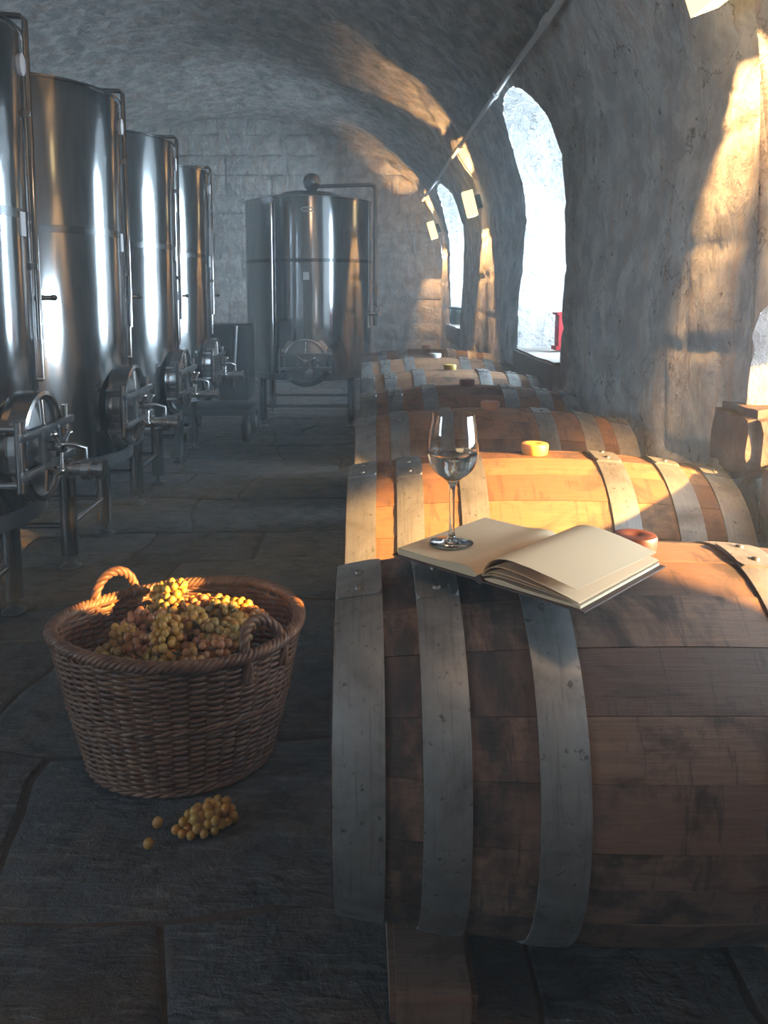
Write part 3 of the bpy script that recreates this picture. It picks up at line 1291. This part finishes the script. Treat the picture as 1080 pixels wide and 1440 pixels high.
# wide tank at the end of the aisle (its hatch faces the aisle)
bt = make_tank('storage_tank', 'wide steel storage tank with domed lid and ball float at the aisle end', 0.515, 0.39, 1.80, 0.075, 0.50,
               [math.radians(d) for d in (-45, 45, 135, 225)], 0.175, 0.545, 1.32)
bt.location = (-0.415, 6.86, 0)
bt.rotation_euler = (0, 0, -PI / 2)
b = MB()
b.lathe([(0, -0.075), (0.035, -0.066), (0.062, -0.042), (0.075, 0), (0.062, 0.042), (0.035, 0.066), (0, 0.075)], 24, T(0.02, 0.03, 1.965))
fl_ = b.build('float_ball', M['steel'], bt, smooth=80)
b = MB()
b.tube([(0.02, 0.03, 1.87), (0.02, 0.03, 1.90)], 0.015, 10)
b.build('ball_neck', M['steel_dark'], fl_, smooth=50)
b = MB()
b.tube([(0.02, 0.05, 1.93), (0.02, 0.515, 1.945), (0.02, 0.540, 1.935), (0.02, 0.548, 1.91), (0.02, 0.548, 0.80)], 0.016, 12)
vp = b.build('vent_pipe', M['steel_dark'], bt, smooth=60)
b = MB()
b.tube([(0.02, 0.50, 0.90), (0.02, 0.60, 0.90)], 0.018, 12)
b.lathe([(0, -0.02), (0.03, -0.02), (0.03, 0.02), (0, 0.02)], 16, T(0.02, 0.575, 0.90))
b.tube([(0.02, 0.575, 0.92), (0.02, 0.575, 0.96), (-0.04, 0.60, 0.97)], 0.007, 8)
b.build('side_valve', M['chrome'], vp, smooth=50)
b = MB()
for k in range(24):
    pass
b.tube([(0.519, 0.045 * math.cos(2 * PI * k / 24) + 0.02, 1.70 + 0.016 * math.sin(2 * PI * k / 24)) for k in range(24)], 0.004, 6, closed=True)
b.build('oval_badge', M['tag'], bt, smooth=60)
curved_plate(0.515, 1.17, 1.23, -0.03, 0.06).build('name_plate', M['tag'], bt, smooth=30)
b = MB()
for yy in (-0.26,):
    b.tube([(math.sqrt(0.535 ** 2 - yy ** 2), yy, 1.76), (math.sqrt(0.535 ** 2 - yy ** 2), yy, 0.42)], 0.012, 10)
b.build('level_tube', M['chrome'], bt, smooth=60)

# dark pump cart between the tanks
pc = thing('pump_cart', 'black wheeled pump cart with a grey plate between the tanks', 'cart', (-1.03, 6.00, 0))
MB().box((0, 0.05, 0.57), (0.46, 0.40, 0.54), bev=0.012).build('body', M['black'], pc, smooth=40)
MB().box((0, 0.03, 0.22), (0.50, 0.46, 0.05), bev=0.008).build('chassis', M['black'], pc, smooth=40)
MB().box((-0.07, -0.155, 0.64), (0.10, 0.008, 0.16), bev=0.002).build('control_plate', M['panel'], pc)
b = MB()
b.tube([(0.16, -0.19, 0.84), (0.13, -0.20, 0.40)], 0.014, 10)
b.build('suction_pipe', M['steel_dark'], pc, smooth=50)
for sx in (-0.22, 0.22):
    for sy in (-0.17, 0.20):
        b = MB()
        b.lathe([(0.05, -0.02), (0.092, -0.024), (0.099, -0.014), (0.099, 0.014), (0.092, 0.024), (0.05, 0.02), (0, 0.02)], 24, T(sx, sy, 0.099) @ rot_to((1, 0, 0)))
        w_ = b.build('wheel', M['rubber'], pc, smooth=40)
        b = MB()
        b.lathe([(0, -0.028), (0.045, -0.026), (0.050, -0.018), (0.050, 0.018), (0.045, 0.026), (0, 0.028)], 20, T(sx, sy, 0.099) @ rot_to((1, 0, 0)))
        b.build('hub', M['steel_dark'], w_, smooth=40)
        MB().box((sx, sy, 0.16), (0.03, 0.05, 0.10)).build('wheel_bracket', M['black'], pc)


# ------------------------------------------------------------------ wall lamps and conduit
def make_sconce(y, label, zc=1.79):
    s = SPR + math.asin((zc - SPR) / BZ) / (PI / 2) * ARC
    x, z, nx, nz = prof(s)
    lean = math.atan2(-nz, -nx)
    root = thing('wall_lamp', label, 'lamp', (x + nx * 0.02, y, z), (0, 0, 0), 'wall lamps along the vault')
    # local: -X out of the wall, tilt with the leaning surface
    root.rotation_euler = (0, -lean, 0)
    D, W, H, o = 0.075, 0.125, 0.20, 0.055
    MB().box((-0.030, 0, 0), (0.06, 0.05, 0.11), bev=0.004).build('bracket', M['black'], root, smooth=40)
    b = MB()
    t = 0.003
    b.box((-o - t / 2, 0, 0), (t, W, H))
    b.box((-o - D + t / 2, 0, 0), (t, W, H))
    b.box((-o - D / 2, W / 2 - t / 2, 0), (D - 2 * t, t, H))
    b.box((-o - D / 2, -W / 2 + t / 2, 0), (D - 2 * t, t, H))
    b.build('shade', M['shade'], root)
    b = MB()
    b.lathe([(0, -0.03), (0.012, -0.028), (0.012, -0.005), (0, -0.004)], 12, T(-o - D / 2, 0, -0.05))
    b.build('bulb_socket', M['tag'], root, smooth=40)
    ld = bpy.data.lights.new('lamp_bulb', 'POINT')
    ld.energy = 120.0
    ld.color = (1.0, 0.55, 0.20)
    ld.shadow_soft_size = 0.012
    lo = bpy.data.objects.new('lamp_bulb', ld)
    COL.objects.link(lo)
    lo.parent = root
    lo.location = (-o - D / 2 + 0.012, 0, 0.0)
    return root


make_sconce(2.12, 'lit box wall lamp above the near window and its brown stone sill', 1.90)
make_sconce(6.60, 'lit box wall lamp on the pier between the tall windows')
make_sconce(9.80, 'lit box wall lamp in the corner by the end wall', 1.83)

cd = thing('conduit', 'thin grey electrical conduit running along the foot of the vault', 'conduit')
PX, PZ = 0.760, 2.168
b = MB()
yy = [0.2 + i * 0.35 for i in range(29)]
b.tube([(PX + 0.006 * noise.noise((q, 1, 1)), q, PZ + 0.006 * noise.noise((q, 5, 1))) for q in yy], 0.014, 10)
b.build('pipe', M['conduit'], cd, smooth=60)
for q in (1.6, 3.5, 4.75, 6.4, 8.2, 9.3):
    b = MB()
    b.tube([(PX, q - 0.045, PZ), (PX, q + 0.045, PZ)], 0.020, 12)
    b.build('coupling', M['conduit'], cd, smooth=50)
    MB().box((PX + 0.02, q + 0.12, PZ + 0.012), (0.05, 0.025, 0.012)).build('saddle_clip', M['conduit'], cd)
for q in (6.60, 9.80):
    b = MB()
    b.tube([(PX, q, PZ), (PX + 0.06, q, PZ - 0.10), (0.95, q, 1.90)], 0.006, 8)
    b.build('lamp_drop', M['conduit'], cd, smooth=60)


# ------------------------------------------------------------------ on the window sills
rb = thing('red_lantern', 'red metal lantern standing in the tall window niche', 'lantern', (1.22, 4.86, 0.735))
MB().box((0, 0, 0.012), (0.13, 0.13, 0.024), bev=0.004).build('base', M['red'], rb, smooth=40)
MB().box((0, 0, 0.115), (0.10, 0.10, 0.184), bev=0.006).build('body', M['red'], rb, smooth=40)
MB().box((0, 0, 0.214), (0.125, 0.125, 0.016), bev=0.004).build('cap', M['red'], rb, smooth=40)
bo = thing('dark_pot', 'small dark pot on the sill of the far window', 'pot', (1.07, 8.80, 0.735))
b = MB()
b.lathe([(0, 0), (0.085, 0), (0.10, 0.02), (0.105, 0.16), (0.11, 0.165), (0.11, 0.18), (0.095, 0.18), (0.09, 0.165), (0.09, 0.03), (0, 0.03)], 28)
b.build('body', M['bottle'], bo, smooth=40)
b = MB()
b.lathe([(0, 0.182), (0.112, 0.182), (0.112, 0.192), (0.02, 0.200), (0.018, 0.215), (0, 0.216)], 28)
b.build('lid', M['tag'], bo, smooth=40)


# ------------------------------------------------------------------ open notebook
ZBK = ZC + RB + 0.0045
nb = thing('notebook', 'open blank notebook with cream pages lying on the front barrel', 'notebook', (0.252, 1.198, ZBK), (math.radians(1.0), 0, math.radians(-45)))
PW, PH, CT = 0.158, 0.226, 0.0025
b = MB()
b.box((-PW / 2 - 0.006, 0, CT / 2), (PW + 0.004, PH + 0.008, CT), bev=0.0008)
b.box((PW / 2 + 0.006, 0, CT / 2), (PW + 0.004, PH + 0.008, CT), bev=0.0008)
b.build('cover', M['leather'], nb, smooth=40)
b = MB()
b.tube([(0, -PH / 2 - 0.004, 0.003), (0, PH / 2 + 0.004, 0.003)], 0.0062, 14)
b.build('spine', M['leather'], nb, smooth=50)


def sheet(prof_fn, w, t, n=26, y0=-PH / 2, y1=PH / 2, twist=0.0):
    """strip of paper from the spine outwards; prof_fn(u)->(x, z), t thickness"""
    b = MB()
    ny = 4
    for i in range(n + 1):
        u = i / n
        x, z = prof_fn(u)
        x2, z2 = prof_fn(min(1, u + 0.01))
        x1, z1 = prof_fn(max(0, u - 0.01))
        nrm = Vector((-(z2 - z1), 0, x2 - x1)).normalized()
        if nrm.z < 0:
            nrm = -nrm
        for j in range(ny + 1):
            v = j / ny
            y = y0 + (y1 - y0) * v
            zz = z + twist * u * (v - 0.5)
            b.v.append((x, y, zz))
            b.v.append((x - nrm.x * t, y, zz - nrm.z * t))
    W = (ny + 1) * 2
    for i in range(n):
        for j in range(ny):
            a = i * W + 2 * j
            b.f.append((a, a + 2, a + W + 2, a + W))
            b.f.append((a + 1, a + W + 1, a + W + 3, a + 3))
        a = i * W
        b.f.append((a, a + W, a + W + 1, a + 1))
        a = i * W + 2 * ny
        b.f.append((a, a + 1, a + W + 1, a + W))
    for j in range(ny):
        a = 2 * j
        b.f.append((a, a + 1, a + 3, a + 2))
        a = n * W + 2 * j
        b.f.append((a, a + 2, a + 3, a + 1))
    return b


def block(side, th, hump, w):
    """page block: flat underside, humped top"""
    b = MB()
    n = 26
    for i in range(n + 1):
        u = i / n
        x = side * (0.0008 + (w - 0.0008) * u)
        z = CT + th * (1 - math.exp(-u * 16)) + hump * math.exp(-((u - 0.20) / 0.16) ** 2) * (1 - math.exp(-u * 18))
        zb = CT + 0.0003 + 0.004 * math.exp(-u * 30)
        for y in (-PH / 2, PH / 2):
            b.v += [(x, y, max(z, zb + 0.0004)), (x, y, zb)]
    for i in range(n):
        a, c = 4 * i, 4 * i + 4
        b.f += [(a, a + 2, c + 2, c), (a + 1, c + 1, c + 3, a + 3), (a, c, c + 1, a + 1), (a + 2, a + 3, c + 3, c + 2)]
    b.f += [(0, 1, 3, 2), (4 * n, 4 * n + 2, 4 * n + 3, 4 * n + 1)]
    return b


block(-1, 0.0095, 0.005, PW).build('page_block', M['page_edge'], nb, smooth=40)
block(1, 0.0045, 0.003, PW).build('page_block', M['page_edge'], nb, smooth=40)


def topfn_left(u):
    x = -(0.0008 + (PW - 0.0008) * u)
    return x, CT + 0.0003 + 0.0095 * (1 - math.exp(-u * 16)) + 0.005 * math.exp(-((u - 0.20) / 0.16) ** 2) * (1 - math.exp(-u * 18)) + 0.0006


sheet(topfn_left, PW, 0.0004).build('page', M['paper'], nb, smooth=60)


def lift(hgt, end, pw, peak=0.30):
    def fn(u):
        x = 0.0008 + (pw - 0.0008) * u
        rise = (1 - math.exp(-u * 14)) * hgt
        fall = max(0.0, (u - peak) / (1 - peak))
        z = CT + 0.003 + rise - (hgt - end) * (fall ** 1.35)
        return x, z
    return fn


sheet(lift(0.036, 0.019, PW * 0.965), PW, 0.0004, twist=-0.006).build('page', M['paper'], nb, smooth=60)
sheet(lift(0.024, 0.0055, PW * 0.985, 0.24), PW, 0.0004, twist=0.0).build('page', M['paper'], nb, smooth=60)
sheet(lift(0.015, 0.0050, PW * 0.99, 0.20), PW, 0.0004).build('page', M['paper'], nb, smooth=60)
sheet(lift(0.010, 0.0047, PW * 0.995, 0.20), PW, 0.0004).build('page', M['paper'], nb, smooth=60)


# ------------------------------------------------------------------ wine glass
GX, GY = 0.145, 1.243
wg = thing('wine_glass', 'stemmed wine glass with a little pale wine standing on the notebook page', 'glass', (GX, GY, ZBK + CT + 0.0112 + 0.001))
GH = 0.204
outer = [(0.0, 0.0), (0.0335, 0.0), (0.0342, 0.0012), (0.0335, 0.0022), (0.018, 0.0042), (0.008, 0.008), (0.0050, 0.016), (0.0040, 0.040), (0.0038, 0.070), (0.0048, 0.088), (0.0075, 0.097),
         (0.0150, 0.104), (0.0270, 0.113), (0.0355, 0.126), (0.0392, 0.142), (0.0392, 0.155), (0.0375, 0.175), (0.0345, 0.195), (0.0332, GH)]
inner = [(0.0325, GH), (0.0336, 0.195), (0.0366, 0.175), (0.0383, 0.155), (0.0382, 0.142), (0.0345, 0.1268), (0.0260, 0.1145), (0.0140, 0.1070), (0.0050, 0.1035), (0.0, 0.1030)]


def smooth_prof(p, k=3):
    out = []
    n = len(p)
    for i in range(n - 1):
        p0, p1, p2, p3 = p[max(i - 1, 0)], p[i], p[i + 1], p[min(i + 2, n - 1)]
        for j in range(k):
            t = j / k
            q = []
            for a in (0, 1):
                q.append(0.5 * ((2 * p1[a]) + (-p0[a] + p2[a]) * t + (2 * p0[a] - 5 * p1[a] + 4 * p2[a] - p3[a]) * t * t + (-p0[a] + 3 * p1[a] - 3 * p2[a] + p3[a]) * t ** 3))
            out.append((max(q[0], 0.0), q[1]))
    out.append(p[-1])
    return out


b = MB()
b.lathe(outer[:4] + smooth_prof(outer[4:], 3) + smooth_prof(inner, 3), 64)
b.build('bowl_and_stem', M['glass'], wg, smooth=60)
b = MB()
wl = [(0.0, 0.1024), (0.0052, 0.1029), (0.0144, 0.1064), (0.0265, 0.1139), (0.0350, 0.1264), (0.0387, 0.1405), (0.0388, 0.1440)]
b.lathe(smooth_prof(wl, 3) + [(0.0, 0.1440)], 64)
b.build('wine', M['wine'], wg, smooth=50)


# ------------------------------------------------------------------ wicker basket
BX, BY = -0.415, 1.800
bk = thing('wicker_basket', 'oval woven wicker basket with two handles on the stone floor', 'basket', (BX, BY, 0.004), (0, 0, math.radians(12)))
HB = 0.318


def bshape(z):
    t = z / HB
    k = t ** 0.85
    return 0.205 + 0.072 * k, 0.182 + 0.062 * k


def bp(th, z, off=0.0):
    a, c = bshape(max(0, min(HB, z)))
    return Vector(((a + off) * math.cos(th), (c + off) * math.sin(th), z))


NS = 44
b = MB()
rows = 44
for i in range(rows):
    z = 0.012 + (HB - 0.022) * i / (rows - 1)
    pts = []
    n = NS * 4
    for k in range(n):
        th = 2 * PI * k / n
        off = 0.0046 * math.cos(NS / 2 * th + (PI if i % 2 else 0))
        pts.append(bp(th, z + 0.003 * noise.noise((th * 2, i * 0.7, 1.0)), off))
    b.tube(pts, 0.0042 * random.uniform(0.88, 1.12), 6, closed=True)
# thicker three-rod waling bands
for zz in (0.010, 0.165):
    for ph in range(3):
        pts = []
        n = NS * 4
        for k in range(n):
            th = 2 * PI * k / n
            q = NS / 3 * th * 1.0 + ph * 2 * PI / 3
            pts.append(bp(th, zz + 0.005 * math.sin(q), 0.002 + 0.0055 * math.cos(q)))
        b.tube(pts, 0.0042, 6, closed=True)
tag(b.build('weave', M['wicker'], bk, smooth=60), kind='stuff')
b = MB()
for k in range(NS):
    th = 2 * PI * (k + 0.5) / NS
    b.tube([bp(th, 0.004), bp(th, 0.10), bp(th, 0.2), bp(th, HB)], 0.0042, 6)
tag(b.build('stakes', M['wicker'], bk, smooth=60), kind='stuff')
b = MB()
for ph in range(5):
    pts = []
    n = 260
    for k in range(n):
        th = 2 * PI * k / n
        q = 26 * th + ph * 2 * PI / 5
        wv = 0.010 * math.sin(2 * th + 0.4)
        pts.append(bp(th, HB) + Vector((0.010 * math.cos(q) * math.cos(th), 0.010 * math.cos(q) * math.sin(th), 0.004 + wv + 0.009 * math.sin(q))))
    b.tube(pts, 0.0056, 6, closed=True)
b.build('rim_braid', M['wicker'], bk, smooth=60)
b = MB()
nb_, rr_ = 40, []
b.lathe([(0, 0.008), (0.20, 0.008), (0.20, 0.014), (0, 0.014)], 40, Matrix.Diagonal((1, 0.89, 1, 1)))
b.build('base', M['wicker'], bk, smooth=40)


def handle(th_mid, span, height, lean):
    b = MB()
    N = 46
    spine = []
    e0, e1 = bp(th_mid - span, HB), bp(th_mid + span, HB)
    mid = (e0 + e1) / 2
    outw = Vector((math.cos(th_mid), math.sin(th_mid), 0))
    for k in range(N + 1):
        t = -0.12 + 1.24 * k / N
        a = PI * max(0, min(1, t))
        p = mid + (e0 - mid) * math.cos(a) + Vector((0, 0, height * math.sin(a))) + outw * (lean * math.sin(a))
        if t < 0:
            p.z += t * 0.5
        if t > 1:
            p.z -= (t - 1) * 0.5
        spine.append(p)
    for ph in range(3):
        pts = []
        for k, p in enumerate(spine):
            tdir = (spine[min(k + 1, N)] - spine[max(k - 1, 0)]).normalized()
            u = outw - tdir * outw.dot(tdir)
            u.normalize()
            w = tdir.cross(u)
            q = k * 0.55 + ph * 2 * PI / 3
            pts.append(p + (u * math.cos(q) + w * math.sin(q)) * 0.0062)
        b.tube(pts, 0.0066, 7)
    b.build('handle', M['wicker'], bk, smooth=60)


handle(math.radians(125), 0.20, 0.062, 0.0)
handle(math.radians(-48), 0.20, 0.050, -0.030)


# ------------------------------------------------------------------ grapes
bm = bmesh.new()
bmesh.ops.create_uvsphere(bm, u_segments=14, v_segments=10, radius=1.0)
GRAPE = MB().bm(bm).mesh('grape', M['grape_golden'], 180)
GRAPES = {'golden': GRAPE}
for _k in ('green', 'rosy'):
    GRAPES[_k] = GRAPE.copy()
    GRAPES[_k].materials[0] = M['grape_' + _k]
GR = 0.0094


def add_grape(parent, p, r, name='grape', tint='golden'):
    o = bpy.data.objects.new(name, GRAPES[tint])
    COL.objects.link(o)
    o.parent = parent
    o.location = p
    o.scale = (r, r, r * random.uniform(1.0, 1.12))
    o.rotation_euler = (random.uniform(-0.6, 0.6), random.uniform(-0.6, 0.6), 0)
    return o


def bunch(loc, direction, length, width, n, label, group, up=Vector((0, 0, 1)), flat=0.75, ground=None, tint='golden'):
    root = thing('grape_bunch', label, 'grapes', loc, (0, 0, 0), group)
    d = Vector(direction).normalized()
    side = d.cross(up).normalized()
    u2 = side.cross(d).normalized()
    pts = []
    tries = 0
    while len(pts) < n and tries < 6000:
        tries += 1
        t = random.random()
        wdt = width * (0.45 + 0.65 * math.sin(PI * min(1, 0.15 + 0.80 * (1 - t)))) * (1 - 0.55 * t)
        a = random.uniform(0, 2 * PI)
        q = random.random() ** 0.4 * wdt
        p = d * (t * length) + side * (math.cos(a) * q) + u2 * (math.sin(a) * q * flat)
        r = GR * random.uniform(0.86, 1.12)
        if ground is not None and p.z + loc[2] < ground + r:
            p.z = ground + r - loc[2]
        if all((p - o).length > (r + ro) * 0.84 for o, ro in pts):
            pts.append((p, r))
    b = MB()
    st = [Vector((0, 0, 0)) - d * 0.025 + u2 * 0.012, Vector((0, 0, 0)), d * (length * 0.5), d * (length * 0.92)]
    b.tube(st, [0.0024, 0.0022, 0.0016, 0.001], 6)
    for p, r in pts[::2]:
        base = d * max(0.0, min(length * 0.9, p.dot(d) - 0.008))
        b.tube([base, p], 0.0008, 4)
    b.build('stem', M['stem'], root, smooth=60)
    for p, r in pts:
        add_grape(root, p, r, tint=tint)
    return root


def heap_z(x, y):
    """height of the fruit inside the basket"""
    u = (x - (BX + 0.035)) / 0.20
    v = (y - (BY + 0.015)) / 0.17
    return 0.238 + 0.100 * max(0.0, 1 - 0.55 * (u * u + v * v))


GROUP = 'bunches of grapes heaped in the basket'
spots = [(-0.055, 0.145), (0.02, 0.15), (0.09, 0.13), (0.15, 0.085), (-0.02, 0.085), (0.055, 0.08), (-0.10, 0.07), (0.115, 0.03), (0.185, 0.02),
         (-0.135, 0.0), (-0.06, 0.02), (0.02, 0.01), (-0.16, -0.06), (-0.095, -0.065), (-0.01, -0.06), (0.065, -0.055), (0.135, -0.045),
         (-0.12, -0.125), (-0.045, -0.13), (0.035, -0.13), (0.10, -0.11)]
seen = {}
for i, (dx, dy) in enumerate(spots):
    x, y = BX + dx, BY + dy
    z = heap_z(x, y)
    ang = random.uniform(0, 2 * PI)
    d = Vector((math.cos(ang) * 0.9, math.sin(ang) * 0.9, -0.25))
    if math.hypot(dx / 0.2, dy / 0.17) > 0.55:      # near the edge: lie along the rim, pointing inwards
        d = Vector((-dx * 0.45 - dy * 0.9, -dy * 0.45 + dx * 0.9, 0)).normalized() + Vector((0, 0, -0.12))
    if i in (0, 14):
        where = ''
    elif abs(dx) < 0.075 and abs(dy) < 0.075:
        where = 'in the middle of the basket heap'
    elif dy > 0.075 and dx < 0.075:
        where = 'next to the sunlit top bunch in the basket'
    elif dy > 0.075:
        where = 'against the basket rim facing the barrel row'
    elif dx > 0.075:
        where = 'beside the leaning basket handle towards the barrels' if dy > -0.08 else 'under the leaning basket handle against the rim'
    elif dx < -0.075:
        where = 'at the basket edge facing the tanks' if dy > -0.05 else 'inside the basket above the loose grapes'
    else:
        where = 'just inside the basket rim above the fallen bunch'
    nth = seen.get(where, 0)
    seen[where] = nth + 1
    tint = ('golden', 'green', 'rosy')[(nth + len(where)) % 3]
    look = {'golden': 'golden yellow', 'green': 'greenish yellow', 'rosy': 'rosy amber'}[tint]
    lab = '%s grape bunch %s' % (look, where)
    if i == 0:
        x, y, z = BX - 0.02, BY + 0.10, 0.365
        d = Vector((-0.6, 0.5, -0.35))
        lab = 'sunlit golden grape bunch on top of the heap beside the basket handle'
    if i == 14:
        z += 0.028
        d = Vector((0.12, -0.8, -0.5))
        lab = 'plump yellow grape bunch hanging over the basket rim nearest the fallen grapes'
    bunch((x, y, z), d, random.uniform(0.090, 0.120), 0.037, 46, lab, GROUP, tint=tint if i not in (0, 14) else 'golden')

bunch((-0.262, 1.545, 0.030), (-0.85, -0.5, -0.15), 0.120, 0.044, 62, 'fallen grape bunch lying on the flagstones beside the wicker basket', None, ground=0.006)
for (x, y, lab) in ((-0.407, 1.456, 'loose yellow grape on the flagstones, farther from the basket'), (-0.405, 1.519, 'loose yellow grape on the flagstones, nearer the basket')):
    lg = add_grape(None, (x, y, GR * 1.15 + 0.004), GR * 1.12, 'single_grape')
    tag(lg, lab, 'grape', 'loose grapes on the floor')
